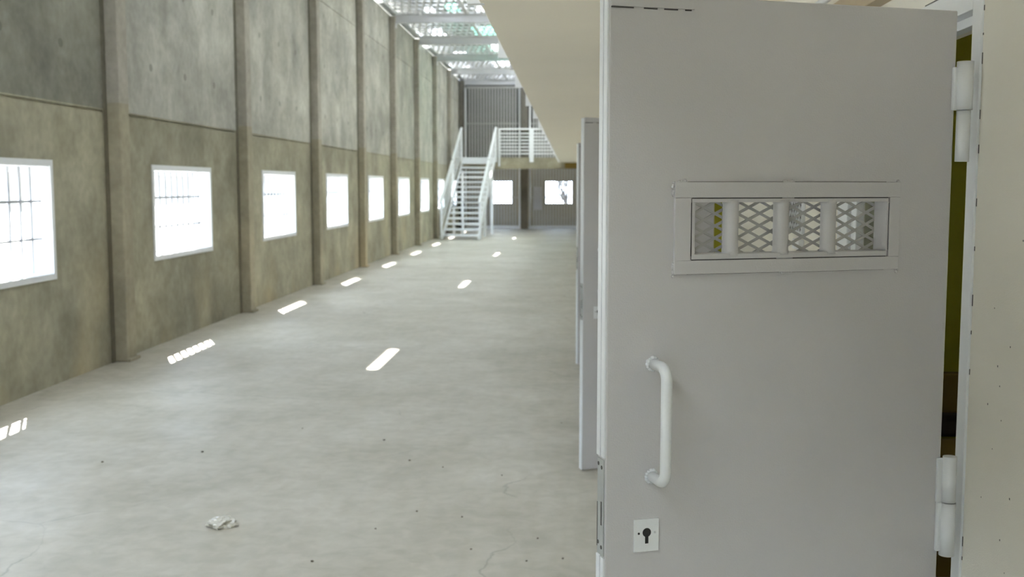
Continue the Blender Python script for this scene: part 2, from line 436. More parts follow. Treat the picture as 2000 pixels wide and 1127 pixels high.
# eaves: roof sheet with slits and rooflights, gap above the wall for daylight
RSL = 0.08
def roof_z(x): return 5.95 + RSL * (x + 4.4)
ru = Vector((1, 0, RSL))
slits = []
k = -2
for k in range(-2, 4):
    yc = 15.54 + 7.9 * k
    if Y0 < yc < 42: slits.append((0.0 - 0.005, 0.085, yc - 0.62, yc + 0.62))
lights = []     # (x0, x1, y0, y1, material)
for (x0, x1, ya, yb, mt) in [(-4.05, -3.65, 30.4, 32.6, 'clear'), (-3.7, -3.45, 26.9, 28.6, 'clear'), (-3.9, -3.5, 35.6, 37.2, 'clear'), (-4.1, -3.7, 39.9, 41.0, 'clear'),
                             (-2.85, -0.6, 30.7, 33.0, 'green'), (-3.15, -2.85, 26.6, 28.6, 'green'), (-2.45, -1.2, 27.4, 28.9, 'clear'), (-2.9, -0.8, 39.3, 41.2, 'clear'),
                             (-3.0, -0.6, 18.6, 21.2, 'faded'), (-3.3, -2.0, 22.5, 25.3, 'clear'), (-3.0, -0.6, 10.8, 13.2, 'faded'), (-3.6, -0.6, 2.6, 6.0, 'clear'), (-3.9, -2.2, -5.5, -0.5, 'bright'),  # rooflights from here on are added to brighten the hall
                             (-1.2, 0.8, 14.0, 17.5, 'faded'), (-0.4, 0.8, 18.0, 20.5, 'faded'), (-2.6, -0.8, 34.4, 36.6, 'bright'), (-0.3, 0.8, 22.0, 28.0, 'bright'), (-0.3, 0.8, 30.0, 36.0, 'bright'), (-0.3, 0.8, 37.5, 40.5, 'bright')]:
    lights.append((x0 + 4.4, x1 + 4.4, ya, yb, mt))
b = MB()
b.sheet((-4.4, 0, 5.95), ru, (0, 1, 0), (0, 0, 1), (-1.1, 9.1), (Y0 - 0.3, Y1 + 0.5), slits + [l[:4] for l in lights], 0.03)
struct(b.make('ceiling', M['roof']), 'grey sheet roof above the mesh ceiling', 'ceiling')
for n, (a, c, ya, yb, mt) in enumerate(lights):
    b = MB()
    b.sheet((-4.4, 0, 5.985), ru, (0, 1, 0), (0, 0, 1), (a - 0.03, c + 0.03), (ya - 0.03, yb + 0.03), [], 0.01)
    o = b.make('rooflight', M[mt])
    where = ['small bright rooflight by the wall above the staircase foot', 'small bright rooflight near the wall, the nearest in view', 'small bright rooflight by the wall over the stairs', 'small bright rooflight in the far left roof corner',
             'wide pale green rooflight glowing behind the mesh', 'narrow pale green rooflight strip, nearest in view', 'bright white rooflight beside the soffit edge, nearest in view', 'wide white rooflight at the far end by the soffit edge'] + ['white rooflight out of view above the gallery'] * 20
    tag(o, where[n], 'rooflight', 'rooflights in the sheet roof')

# ledger angle between the wall top and the mesh, interrupted under the sun slits
b = MB()
ya = Y0
for h in sorted(slits, key=lambda q: q[2]) + [(0, 0, Y1 + 0.9, 0)]:
    yb = min(Y1, h[2] - 0.9)
    if yb > ya:
        b.bb(XL + 0.001, XL + 0.14, ya, yb, ZW + 0.012, ZW + 0.02)
    ya = h[3] + 0.05
struct(b.make('trim_6', M['galv']), 'grey ledger angle between the wall top and the mesh ceiling', 'ledger')

# end walls, cell-front wall, outer right wall
b = MB()
b.sheet((0, Y1, 0), (1, 0, 0), (0, 0, 1), (0, 1, 0), (XL - 0.2, 4.6), (0, 6.6), [(-3.24, -2.42, .93, 1.82), (-1.03, 0.02, .93, 1.82)], 0.2)
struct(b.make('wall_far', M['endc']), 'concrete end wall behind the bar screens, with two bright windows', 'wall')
b = MB()
b.sheet((0, Y0, 0), (1, 0, 0), (0, 0, 1), (0, -1, 0), (XL - 0.2, 4.6), (0, 6.6), [(-3.9, -2.9, 0.4, 2.2)], 0.2)  # unseen opening added to let daylight in behind the camera
struct(b.make('wall_near', M['cream']), 'end wall behind the camera with a wide barred opening', 'wall')
doorY = [2.50 + 3.95 * k for k in range(9)]       # near jamb of each cell doorway
DO = 0.95
b = MB()
holes = [(y, y + DO, 0, 2.06) for y in doorY[:3]]
b.sheet((XR, 0, 0), (0, 1, 0), (0, 0, 1), (1, 0, 0), (Y0, Y1), (0, 6.6), holes, 0.16)
struct(b.make('wall_right', M['cream']), 'cream painted wall along the cells, right of the hall', 'wall')
b = MB(); b.sheet((4.4, 0, 0), (0, 1, 0), (0, 0, 1), (1, 0, 0), (Y0, Y1), (0, 6.8), [(yd - 0.2, yd + 0.35, 1.62, 1.98) for yd in doorY[:3]], 0.2)  # unseen openings added to bring light into the cells
struct(b.make('wall_outer_right', M['cream']), 'outer wall behind the cells', 'wall')

# cells: mustard lined partitions
b = MB()
for yp in [0.9 + 3.95 * k for k in range(4)]:
    b.bb(XR + 0.161, 4.39, yp - 0.08, yp + 0.08, 0, 2.43)
for yd in doorY[:3]:
    b.bb(XR + 0.165, XR + 0.168, yd + DO - 0.004, yd + DO + 0.004, 0.0, 2.06)
b.sheet((4.30, 0, 0), (0, 1, 0), (0, 0, 1), (1, 0, 0), (0.98, 12.67), (0, 2.43), [(yd - 0.2, yd + 0.35, 1.62, 1.98) for yd in doorY[:3]], 0.09)
wc = struct(b.make('wall_cells', M['mustard']), 'mustard yellow cell walls seen through the hinge gap', 'wall')

for n, yd in enumerate(doorY[:3]):
    b = MB(); b.bb(XR + 0.021, XR + 0.162, yd + DO - 0.004, yd + DO + 0.004, 0.0, 2.06)  # nearest reveal carries its shade in the colour, the others plain mustard
    struct(b.make('trim_%d' % (7 + n), M['olive' if n == 0 else 'mustard']), ['olive grey reveal of the nearest doorway, seen at the right of the door slot', 'mustard reveal of the second doorway, thin strip seen through the door slot', 'mustard reveal of the third cell doorway'][n], 'reveal')

# gallery slab with cream underside
b = MB(); b.bb(-0.38, XR, Y0, 37.4, 2.44, 2.62); b.bb(XR + .16, 4.4, 0.0, 13.0, 2.44, 2.62)
struct(b.make('ceiling_gallery', M['soffit']), 'cream painted soffit of the upper gallery, wide slanting shape at top centre', 'ceiling')

# white door casings
def casing(y, par_name, n):
    b = MB()
    w_ = 0.052
    x0, x1 = XR - 0.006, XR + 0.06
    b.bb(x0, x1, y - 0.042, y + 0.012, 0, 2.112, 0, 0.003)
    b.bb(x0, XR + 0.02, y + DO - 0.002, y + DO + 0.06, 0, 2.112, 0, 0.003)
    b.bb(x0 - 0.012, XR - 0.002, y + DO + 0.06, y + DO + 0.13, 0, 2.112, 0, 0.004)
    b.bb(x0, XR + 0.0, y + DO + 0.13, y + DO + 0.24, 0, 2.112, 0, 0.003)
    b.bb(x0, x1, y + 0.012, y + DO - 0.002, 2.052, 2.112, 0, 0.003)
    # rebate stop
    b.bb(XR + 0.028, XR + 0.06, y + 0.012, y + 0.02, 0, 2.052)
    b.bb(XR + 0.028, XR + 0.06, y + 0.02, y + DO - 0.002, 2.03, 2.052, 0, 0.002)
    o = b.make('trim_%d' % n, M['trim'])
    # ragged plaster line where the wall paint stops against the casing
    struct(o, 'white steel casing of the %s cell doorway' % ['nearest', 'second', 'third'][n - 1], 'door frame')
    return o
for n in range(3): casing(doorY[n], '', n + 1)
# chipped plaster edge along nearest casing
b = MB()
rnd = random.Random(3)
z = 0.3
while z < 2.3:
    h = rnd.uniform(0.004, 0.034)
    if rnd.random() < 0.55:
        b.bb(XR - 0.0012, XR - 0.0002, doorY[0] - 0.0445 - rnd.uniform(0.0001, 0.0016), doorY[0] - 0.0425, z, z + h)
    z += h + rnd.uniform(0.004, 0.05)
b.bb(XR - 0.0012, XR - 0.0002, 2.62, 2.86, 2.113, 2.1165)
ch = b.make('chipped_plaster_edge', M['chip'], lw)
ch.parent = None
struct(ch, 'dark chipped line where the cream wall meets the nearest white casing', 'trim'); ch.name = 'trim_4'
# small dark pock marks on the near wall
b = MB()
for (y, z) in [(2.30, 1.28), (2.285, 1.24), (2.27, 1.17), (2.31, 1.10), (2.24, 1.33), (2.36, 0.98), (2.25, 0.92), (2.21, 1.02), (2.33, 1.40), (2.22, 0.86), (2.345, 1.19), (2.20, 1.55)]:
    s = rnd.uniform(0.001, 0.002)
    b.box((XR - 0.0002, y, z), (0.0006, s * 1.6, s * 2.2), None)
pk = b.make('trim_5', M['chip']); struct(pk, 'tiny dark specks in the cream wall right of the door', 'wall mark')

# ------------------------------------------------------------------ cell door (hinged at origin, leaf runs along +x, front face looks to -y)
LEAF_W, LEAF_T, LEAF_Z0, LEAF_Z1 = 0.815, 0.046, 0.012, 2.04
def make_door():
    root = empty('door_1', (0, 0, 0))
    # local frame: u = distance from hinge edge, front face at y=0, thickness towards +y
    # opening
    ox0, ox1, oz0, oz1 = 0.163, 0.629, 1.518, 1.625
    b = MB()
    b.sheet((0, 0, 0), (1, 0, 0), (0, 0, 1), (0, 1, 0), (0, LEAF_W), (LEAF_Z0, LEAF_Z1), [(ox0, ox1, oz0, oz1)], LEAF_T)
    leaf = b.make('door_leaf', M['door'], root)
    mod = leaf.modifiers.new('bevel', 'BEVEL'); mod.width = 0.0025; mod.segments = 2; mod.limit_method = 'ANGLE'
    # rolled edge strip along the free edge: two folded lips with a groove between
    b = MB()
    b.bb(LEAF_W - 0.001, LEAF_W + 0.004, 0.002, 0.020, LEAF_Z0, 0.888, 0, 0.0015); b.bb(LEAF_W - 0.001, LEAF_W + 0.004, 0.025, 0.044, LEAF_Z0, 0.888, 0, 0.0015)
    b.bb(LEAF_W - 0.001, LEAF_W + 0.004, 0.002, 0.020, 1.10, LEAF_Z1, 0, 0.0015); b.bb(LEAF_W - 0.001, LEAF_W + 0.004, 0.025, 0.044, 1.10, LEAF_Z1, 0, 0.0015)
    b.make('edge_lip', M['trim'], root)
    # reinforcing plate welded over the top free corner
    b = MB(); b.bb(0.632, LEAF_W - 0.002, -0.0035, 0.0, 2.0135, LEAF_Z1 + 0.001, 0, 0.001)
    pl = b.make('corner_plate', M['door'], root, 'thin white plate welded over the top corner')
    b = MB()
    for (a, c) in [(0.638, 0.652), (0.668, 0.698), (0.713, 0.742), (0.764, 0.812)]:
        b.bb(a, c, -0.0015, -0.0001, 2.0105, 2.0133)
    b.make('weld_gap', M['chip'], pl)
    # viewing grille frame
    b = MB()
    fx0, fx1, fz0, fz1 = 0.135, 0.671, 1.477, 1.667
    sx0, sx1, sz0, sz1 = 0.163, 0.634, 1.5055, 1.6345     # the slots between outer bars and inner lining
    t = 0.0075
    b.bb(fx0, fx1, -t, 0, sz1, fz1, 0, 0.0015); b.bb(fx0, fx1, -t, 0, fz0, sz0, 0, 0.0015)
    b.bb(fx0, sx0 - 0.001, -t, 0, sz0, sz1, 0, 0.0012); b.bb(sx1 + 0.001, fx1, -t, 0, sz0, sz1, 0, 0.0012)
    # inner lining, running through the leaf
    b2 = 0.0016
    b.bb(sx0 + b2, sx1 - b2, -t * 0.8, 0.002, oz1, sz1 - b2, 0, 0.001); b.bb(sx0 + b2, sx1 - b2, -t * 0.8, 0.002, sz0 + b2, oz0, 0, 0.001)
    b.bb(sx0 - 0.001 + b2, ox0 + 0.005, -t * 0.8, 0.04, oz0, oz1, 0, 0.001); b.bb(ox1 - 0.004, sx1 - b2, -t * 0.8, 0.04, oz0, oz1, 0, 0.001)
    fr = b.make('grille_frame', M['door'], root, 'flat white steel frame around the viewing slot')
    # dark seams left between frame bars (not welded there)
    b = MB()
    for (a, c, z) in [(0.166, 0.395, sz1 - 0.0008), (0.425, 0.632, sz1 - 0.0008), (0.168, 0.395, sz0 + 0.0008), (0.436, 0.632, sz0 + 0.0008)]:
        b.bb(a, c, -t * 0.86, -t * 0.55, z - 0.0008, z + 0.0008)
    for (x, z0_, z1_) in [(sx0 + 0.0003, 1.520, 1.622), (sx1 - 0.0008, 1.514, 1.625)]:
        b.bb(x - 0.0003, x + 0.0003, -t * 0.86, -t * 0.55, z0_, z1_)
    b.make('frame_seam', M['black'], fr)
    b = MB()
    for (a, c, z) in [(0.168, 0.400, fz1 + 0.0004), (0.418, 0.640, fz1 + 0.0004), (0.168, 0.395, fz0 - 0.0004), (0.425, 0.640, fz0 - 0.0004)]:
        b.bb(a, c, -0.001, 0.0, z - 0.0006, z + 0.0006)  # dark lines paint the faint shading along the raised frame edges
    b.make('frame_outline', M['chip'], fr)
    # blobs of weld on the outer frame
    b = MB()
    rn = random.Random(5)
    for (cx, cz, n, horiz) in [(0.671, 1.655, 7, 0), (0.671, 1.488, 7, 0), (0.408, 1.668, 6, 1), (0.41, 1.476, 6, 1), (0.137, 1.662, 5, 0), (0.137, 1.482, 5, 0), (0.655, 1.668, 4, 1)]:
        for i in range(n):
            off = (i - n / 2) * 0.0042
            x = cx + (off if horiz else rn.uniform(-0.001, 0.0022)); z = cz + (rn.uniform(-0.001, 0.001) if horiz else off)
            tm = bmesh.new(); bmesh.ops.create_icosphere(tm, subdivisions=2, radius=rn.uniform(0.0025, 0.0042))
            for f in tm.faces: f.smooth = True
            b._add(tm, Matrix.Translation((x, -0.001, z)))
    b.make('weld_bead', M['door'], fr)
    # three round bars
    base = None
    for cx in (0.536, 0.4175, 0.303):
        if base is None:
            b = MB(); b.tube([(0, 0, oz0 - 0.004), (0, 0, oz0 + 0.006), (0, 0, (oz0 + oz1) / 2), (0, 0, oz1 - 0.006), (0, 0, oz1 + 0.004)], [0.019, 0.0165, 0.0165, 0.0165, 0.019], 24)
            base = b.make('grille_bar', M['door'], fr, 'round white bar across the viewing slot'); q = base
        else:
            q = base.copy(); COL.objects.link(q)
        q.location = (cx, 0.010, 0)
    # expanded metal at the back of the leaf
    b = MB(); py, px = 0.0258, 0.0525; yb = LEAF_T - 0.006
    n_r = 6; 
    for r_ in range(-1, n_r):
        for c_ in range(-1, 20):
            x0 = ox0 + c_ * px / 2; z0_ = oz0 - 0.008 + r_ * py
            up = (c_ % 2 == 0)
            for (za, zb) in ((z0_, z0_ + py / 2), (z0_ + py, z0_ + py / 2)):
                p = Vector((x0, yb, za if up else zb)); q_ = Vector((x0 + px / 2, yb, zb if up else za))
                # clip to the opening
                def clipv(p, q_):
                    p, q_ = p.copy(), q_.copy()
                    for ax, lo, hi in ((0, ox0 - 0.002, ox1 + 0.002), (2, oz0 - 0.002, oz1 + 0.002)):
                        for (s, sg) in ((lo, 1), (hi, -1)):
                            dp, dq = (p[ax] - s) * sg, (q_[ax] - s) * sg
                            if dp < 0 and dq < 0: return None
                            if dp < 0: p = p.lerp(q_, dp / (dp - dq))
                            elif dq < 0: q_ = q_.lerp(p, dq / (dq - dp))
                    return p, q_
                cl = clipv(p, q_)
                if cl and (cl[0] - cl[1]).length > 0.003:
                    b.bar(cl[0], cl[1], 0.0030, 0.0056)
            # node swell
    for r_ in range(0, n_r + 5):
        pass
    b.make('wire_mesh', M['mesh'], fr, 'grey diamond mesh behind the bars')
    # pull handle
    b = MB()
    za, zb, xs = 1.293, 1.056, 0.713
    P = [(xs, 0.0, za)]
    r0, out = 0.026, 0.070
    P.append((xs, -(out - r0), za))
    for k in range(1, 7):
        a = k / 6 * math.pi / 2; P.append((xs, -(out - r0) - r0 * math.sin(a), za - r0 + r0 * math.cos(a)))
    P += [(xs, -out, (za + zb) / 2)]
    for k in range(0, 6):
        a = k / 6 * math.pi / 2; P.append((xs, -(out - r0) - r0 * math.cos(a), zb + r0 - r0 * math.sin(a)))
    P += [(xs, -(out - r0), zb), (xs, 0, zb)]
    b.tube(P, 0.0115, 20)
    h = b.make('pull_handle', M['trim'], root, 'white D-shaped tubular handle')
    b = MB()
    for zc in (za, zb):
        for k in range(13):
            a = k * 2 * math.pi / 13
            tm = bmesh.new(); bmesh.ops.create_icosphere(tm, subdivisions=2, radius=rn.uniform(0.0034, 0.0052))
            for f in tm.faces: f.smooth = True
            b._add(tm, Matrix.Translation((xs + 0.0125 * math.cos(a), -0.002, zc + 0.0125 * math.sin(a))))
    b.make('weld_bead', M['trim'], h)
    # keyhole plate: outline of hole cut as geometry
    b = MB(); x0, x1, z0_, z1_ = 0.696, 0.752, 0.896, 0.966
    b.bb(x0, x1, -0.0035, 0, z0_, z1_, 0, 0.0008)
    kp = b.make('keyhole_plate', M['trim'], root, 'square white keyhole plate')
    b = MB(); kx, kz = 0.7235, 0.937
    v = []
    for k in range(24):
        a = math.radians(-65 + 310 * k / 23) - math.pi / 2 + math.radians(65) + math.radians(25)
        v.append((kx + 0.0095 * math.cos(a), -0.0040, kz + 0.0095 * math.sin(a)))
    v2 = [(kx - 0.0036, -0.0040, kz - 0.0245), (kx + 0.0036, -0.0040, kz - 0.0245), (kx + 0.0036, -0.0040, kz), (kx - 0.0036, -0.0040, kz)]
    b2_ = MB(); c0 = []
    tm = bmesh.new(); bmesh.ops.create_cone(tm, cap_ends=True, segments=28, radius1=0.0095, radius2=0.0095, depth=0.001)
    b2_._add(tm, Matrix.Translation((kx, -0.0037, kz)) @ Matrix.Rotation(R(90), 4, 'X'))
    b2_.bb(kx - 0.0037, kx + 0.0037, -0.0043, -0.0033, kz - 0.0235, kz - 0.006)
    b2_.make('keyhole', M['black'], kp)
    for (sx_, mm, rr) in ((kx + 0.018, 'black', 0.0024), (kx - 0.0185, 'galv', 0.0024)):
        b = MB(); tm = bmesh.new(); bmesh.ops.create_cone(tm, cap_ends=True, segments=14, radius1=rr, radius2=rr, depth=0.001)
        b._add(tm, Matrix.Translation((sx_, -0.0038, kz - 0.001)) @ Matrix.Rotation(R(90), 4, 'X'))
        b.make('screw', M[mm], kp)
    # lock faceplate on the free edge
    b = MB(); b.bb(LEAF_W, LEAF_W + 0.003, 0.006, 0.040, 0.89, 1.095, 0, 0.001)
    lk = b.make('lock_plate', M['lock'], root, 'bare steel lock faceplate on the door edge')
    b = MB(); b.bb(LEAF_W + 0.003, LEAF_W + 0.0036, 0.014, 0.019, 0.955, 1.005); b.bb(LEAF_W + 0.003, LEAF_W + 0.0036, 0.0375, 0.0400, 0.905, 1.0)
    b.make('latch_slot', M['chip'], lk)
    sc_ = None
    for (yy, zz) in ((0.015, 1.078), (0.033, 1.083), (0.015, 0.908), (0.033, 0.915)):
        b = MB(); tm = bmesh.new(); bmesh.ops.create_cone(tm, cap_ends=True, segments=14, radius1=0.0042, radius2=0.0042, depth=0.001)
        if sc_ is None:
            b._add(tm, Matrix.Rotation(R(90), 4, 'Y')); sc_ = b.make('screw', M['chip'], lk); q = sc_
        else:
            tm.free(); b.bm.free(); q = sc_.copy(); COL.objects.link(q)
        q.location = (LEAF_W + 0.0034, yy, zz)
    # hinges
    for (z0_, z1_, zm, wide_up) in ((1.712, 1.930, 1.824, True), (0.818, 1.048, 0.942, False)):
        hx, hy = -0.016, -0.011
        b = MB()
        b.tube([(hx, hy, z0_), (hx, hy, zm - 0.001)], 0.0150 if wide_up else 0.0170, 20)
        b.tube([(hx, hy, zm + 0.001), (hx, hy, z1_)], 0.0180 if wide_up else 0.0155, 20)
        h = b.make('hinge', M['trim'], root, 'white barrel hinge')
        b = MB()
        ya = (zm, z1_ - 0.012) if wide_up else (z0_ + 0.01, zm)
        b.bb(-0.008, 0.010, -0.010, 0.0, *ya, 0, 0.003)
        b.make('weld_lug', M['trim'], h)
        if not wide_up:
            b = MB(); b.bb(-0.005, 0.012, -0.006, 0.0, zm, z1_ - 0.004, 0, 0.002)
            b.make('hinge_strap', M['trim'], h)
    return root

def tree_of(o):
    out = [o]
    for ch in [x for x in S.objects if x.parent == o]: out += tree_of(ch)
    return out
d1 = make_door()
seen = set()
for o in tree_of(d1)[1:]:           # the leaf swings to the left of its hinges
    o.location.x *= -1
    if o.data.name not in seen:
        seen.add(o.data.name)
        o.data.transform(Matrix.Scale(-1, 4, (1, 0, 0))); o.data.flip_normals()
d1.location = (0.842, 2.453, 0); d1.rotation_euler = (0, 0, R(19.5))
struct(d1, 'large open white steel cell door with barred viewing slot, handle and keyhole, filling the right half', 'door')
for n, (y, a) in enumerate([(6.42, 19.0), (10.13, 17.5)]):
    d = copy_tree(d1); d.name = 'door_%d' % (n + 2)
    d.location = (0.842, y, 0); d.rotation_euler = (0, 0, R(a))
    struct(d, ['open white cell door behind the large one, only its free edge strip showing', 'thin sliver of the third open white cell door, farthest of the open doors'][n], 'door')

# ------------------------------------------------------------------ right wall fittings above the doorways
b = MB(); b.bb(XR - 0.05, XR - 0.001, 2.9, 14.0, 2.178, 2.25, 0, 0.004)  # raised tan band on the wall above the doorways
tag(b.make('cable_trunking', M['brownband']), 'tan cable trunking along the cream wall just above the open door', 'trunking')
b = MB(); b.tube([(XR - 0.075, 2.9, 2.263), (XR - 0.075, 14, 2.263)], 0.0125, 12)
for y in [3.2 + 1.2 * k for k in range(9)]:
    b.bb(XR - 0.09, XR - 0.0, y, y + 0.02, 2.2505, 2.2535)
    b.bb(XR - 0.012, XR, y, y + 0.02, 2.2505, 2.28)
tag(b.make('conduit', M['white']), 'white conduit pipe running along the wall over the door top', 'pipe')

# small mesh guard on the wall seen through the viewing slot
g = empty('wall_vent', (XR, 4.365, 1.536))
tag(g, 'small wall vent covered in fine diamond mesh, seen through the door slot', 'vent')
b = MB()
for (ya, yb, za, zb) in ((-.15, .15, .056, .066), (-.15, .15, -.066, -.056), (-.15, -.14, -.056, .056), (.14, .15, -.056, .056)):
    b.bb(-0.014, 0.0, ya, yb, za, zb, 0, 0.001)
b.make('vent_frame', M['trim'], g)
b = MB(); b.bb(-0.0012, -0.0003, -.139, .139, -.056, .056)
b.make('vent_back', M['celldark'], g)
b = MB()
for i in range(-4, 8):
    for sg in (1, -1):
        y0 = -0.14 + i * 0.047
        p, q = Vector((-0.009, y0, -0.056 * sg)), Vector((-0.009, y0 + 0.112, 0.056 * sg))
        for s_, sd in ((-0.14, 1), (0.14, -1)):
            dp, dq = (p.y - s_) * sd, (q.y - s_) * sd
            if dp < 0 and dq < 0: p = None; break
            if dp < 0: p = p.lerp(q, dp / (dp - dq))
            elif dq < 0: q = q.lerp(p, dq / (dq - dp))
        if p is not None and (p - q).length > 0.01: b.bar(p, q, 0.0055, 0.004, (1, 0, 0))
b.make('vent_mesh', M['trim'], g)
b = MB(); b.bb(XR - 0.022, XR, 4.22, 4.34, 1.41, 1.45, 0, 0.004)
tag(b.make('junction_box', M['white']), 'small white junction box on the cream wall below the mesh vent', 'box')

# ------------------------------------------------------------------ bunk in the nearest cell
g = empty('cell_bunk', (1.35, 4.4, 0))
tag(g, 'brown boarded bunk with dark mattress glimpsed low in the hinge gap', 'bunk')
b = MB(); b.bb(0, 2.0, 0.0, 0.06, 0.74, 0.90, 0, 0.005); b.make('back_board', M['cellbrown'], g)
b = MB(); b.bb(0, 2.0, -0.10, -0.02, 0.66, 0.75, 0, 0.02); b.make('mattress', M['celldark'], g)  # dark block stands for the shaded void under the bunk slab
b = MB(); b.bb(0, 2.0, -0.13, -0.105, 0.10, 0.66, 0, 0.004); b.make('front_board', M['cellbrown'], g)
for x in (0.02, 1.92):
    b = MB(); b.bb(x, x + 0.06, -0.10, -0.02, 0, 0.655); b.make('leg', M['cellbrown'], g)

# ------------------------------------------------------------------ far platform
PY = 37.4
pf = MB(); pf.bb(XL + 0.14, XR, PY, PY + 0.35, 2.225, 2.615, 0, 0.01); pf.bb(XL + 0.14, XR, PY + 0.35, 41.2, 2.44, 2.61)
struct(pf.make('floor_platform', M['beamc']), 'raised concrete platform with deep front beam at the far end', 'platform')
b = MB(); b.bb(-1.93, -1.66, 41.22, 41.50, 0, 5.62, 0, 0.01)
tag(b.make('concrete_column', M['darkc']), 'dark square concrete column between the far bar screens', 'column')
b = MB(); b.bb(XL + 0.02, XL + 0.20, 41.22, 41.5, 0, 5.62, 0, 0.01)
tag(b.make('concrete_column', M['darkc']), 'dark concrete corner column left of the upper bar screen', 'column')
b = MB(); b.bb(-0.23, XR, PY - 0.012, PY, 2.24, 2.43)  # thin brown slab makes this stretch of the beam face darker
tag(b.make('formwork_board', M['cellbrown']), 'brown board patch on the platform beam under the soffit tip', 'board')

# bar screens
bar_mesh = {}
def screen(name, x0, x1, y, z0, z1, label, sill=0.12, post=0.07):
    g = empty(name, (x0, y, z0)); tag(g, label, 'bar screen', 'bar screens across the far end')
    W, H = x1 - x0, z1 - z0
    b = MB(); b.bb(0, W, -0.035, 0.035, 0, sill, 0, 0.004); b.make('bottom_rail', M['white'], g)
    b = MB(); b.bb(0, W, -0.035, 0.035, H - 0.07, H, 0, 0.004); b.make('top_rail', M['bars'], g)
    for x in (0, W - post):
        b = MB(); b.bb(x, x + post, -0.04, 0.04, sill, H - 0.07, 0, 0.004); b.make('post', M['white'], g)
    n = int((W - 2 * post) / 0.112)
    st = (W - 2 * post) / (n + 1)
    key = (sill, round(H, 3))
    for i in range(n):
        if key not in bar_mesh:
            b = MB(); b.bb(-0.03, 0.03, -0.014, 0.014, sill, H - 0.07); q = b.make('bar', M['bars'], g); bar_mesh[key] = q
        else:
            q = bar_mesh[key].copy(); COL.objects.link(q); q.parent = g
        q.location = (post + st * (i + 1), 0, 0)
    for zz in [H * 0.5]:
        b = MB(); b.bb(post, W - post, 0.016, 0.026, zz - 0.02, zz + 0.02); b.make('cross_rail', M['bars'], g)
    return g
screen('bar_screen', XL + 0.22, -1.95, 41.40, 0, 2.40, 'lower left bar screen behind the staircase, in front of a window')
screen('bar_screen', -1.62, XR - 0.02, 41.40, 0, 2.40, 'lower right bar screen with a grey box, in front of a window')
screen('bar_screen', XL + 0.22, -1.95, 41.40, 2.612, 5.40, 'tall upper left bar screen above the platform', 0.05)
screen('bar_screen', -1.62, XR - 0.02, 41.40, 2.612, 5.40, 'upper right bar screen mostly behind the cream soffit', 0.05)
b = MB(); b.bb(-1.43, -1.13, 41.26, 41.355, 0.73, 1.60, 0, 0.006)
for z in (1.56, 0.77): b.bb(-1.40, -1.16, 41.25, 41.26, z - 0.005, z + 0.005)
b.bb(-1.17, -1.155, 41.245, 41.26, 1.12, 1.2)
tag(b.make('electrical_cabinet', M['greybox']), 'flat light grey cabinet hung on the lower right bar screen', 'cabinet')

# platform guard rail
g = empty('guard_rail', (-2.52, PY - 0.03, 2.615))
tag(g, 'white horizontal guard rail along the front of the far platform', 'railing')
b = MB(); b.bb(0, XR + 2.55, -0.035, 0.035, 0.945, 1.0, 0, 0.006); b.make('top_rail', M['white'], g)
rq = None
for k in range(7):
    if rq is None:
        b = MB(); b.bb(0, XR + 2.55, -0.012, 0.012, -0.018, 0.018); rq = b.make('rail', M['white'], g); q = rq
    else:
        q = rq.copy(); COL.objects.link(q)
    q.location = (0, 0, 0.13 + 0.115 * k)
for (x, w_, z0) in ((0.0, 0.06, -0.30), (1.075, 0.14, -0.16), (3.0, 0.14, -0.16)):
    b = MB(); b.bb(x, x + w_, -0.045, 0.028, z0, 0.944, 0, 0.003); b.make('post', M['white'], g)

# ------------------------------------------------------------------ staircase
SX0, SX1, SY0 = -3.93, -2.80, 33.0
NR = 16; RISE = 2.615 / NR; RUN = (PY - SY0) / (NR - 1)
g = empty('staircase', (SX0 - 0.02, SY0 - 0.06, 0), R(-2.6))
tag(g, 'white open-tread steel staircase climbing to the far platform', 'staircase')
W = SX1 - SX0
tq = None
for i in range(1, NR):
    z, y = RISE * i, RUN * (i - 1)
    if tq is None:
        b = MB(); b.bb(0.03, W - 0.03, 0.0, RUN - 0.015, -0.012, 0.0); b.bb(0.03, W - 0.03, 0.0, 0.008, -0.06, 0.0); b.bb(0.03, W - 0.03, RUN - 0.02, RUN - 0.012, -0.04, 0.0)
        tq = b.make('tread', M['white'], g); q = tq
    else:
        q = tq.copy(); COL.objects.link(q)
    q.location = (0, y, z)
b = MB(); b.bb(0.03, W - 0.03, PY - SY0 - 0.03, PY - SY0 - 0.002, 2.42, 2.62); b.make('landing_edge', M['white'], g)
def slope(y): return RISE + y * RISE / RUN
L_ = PY - SY0 - 0.02
for x in (0.012, W - 0.012):
    b = MB()
    pts = [(-0.10, 0.0), (0.14, 0.0), (L_, slope(L_) - 0.20), (L_, slope(L_) + 0.03), (-0.10, 0.13)]
    vs = [[b.bm.verts.new((x + dx, p[0], p[1])) for p in pts] for dx in (-0.012, 0.012)]
    b.bm.faces.new(vs[0]); b.bm.faces.new(vs[1][::-1])
    for k in range(5): b.bm.faces.new([vs[0][k], vs[0][(k + 1) % 5], vs[1][(k + 1) % 5], vs[1][k]])
    b.make('stringer', M['white'], g)
MID = 2.28
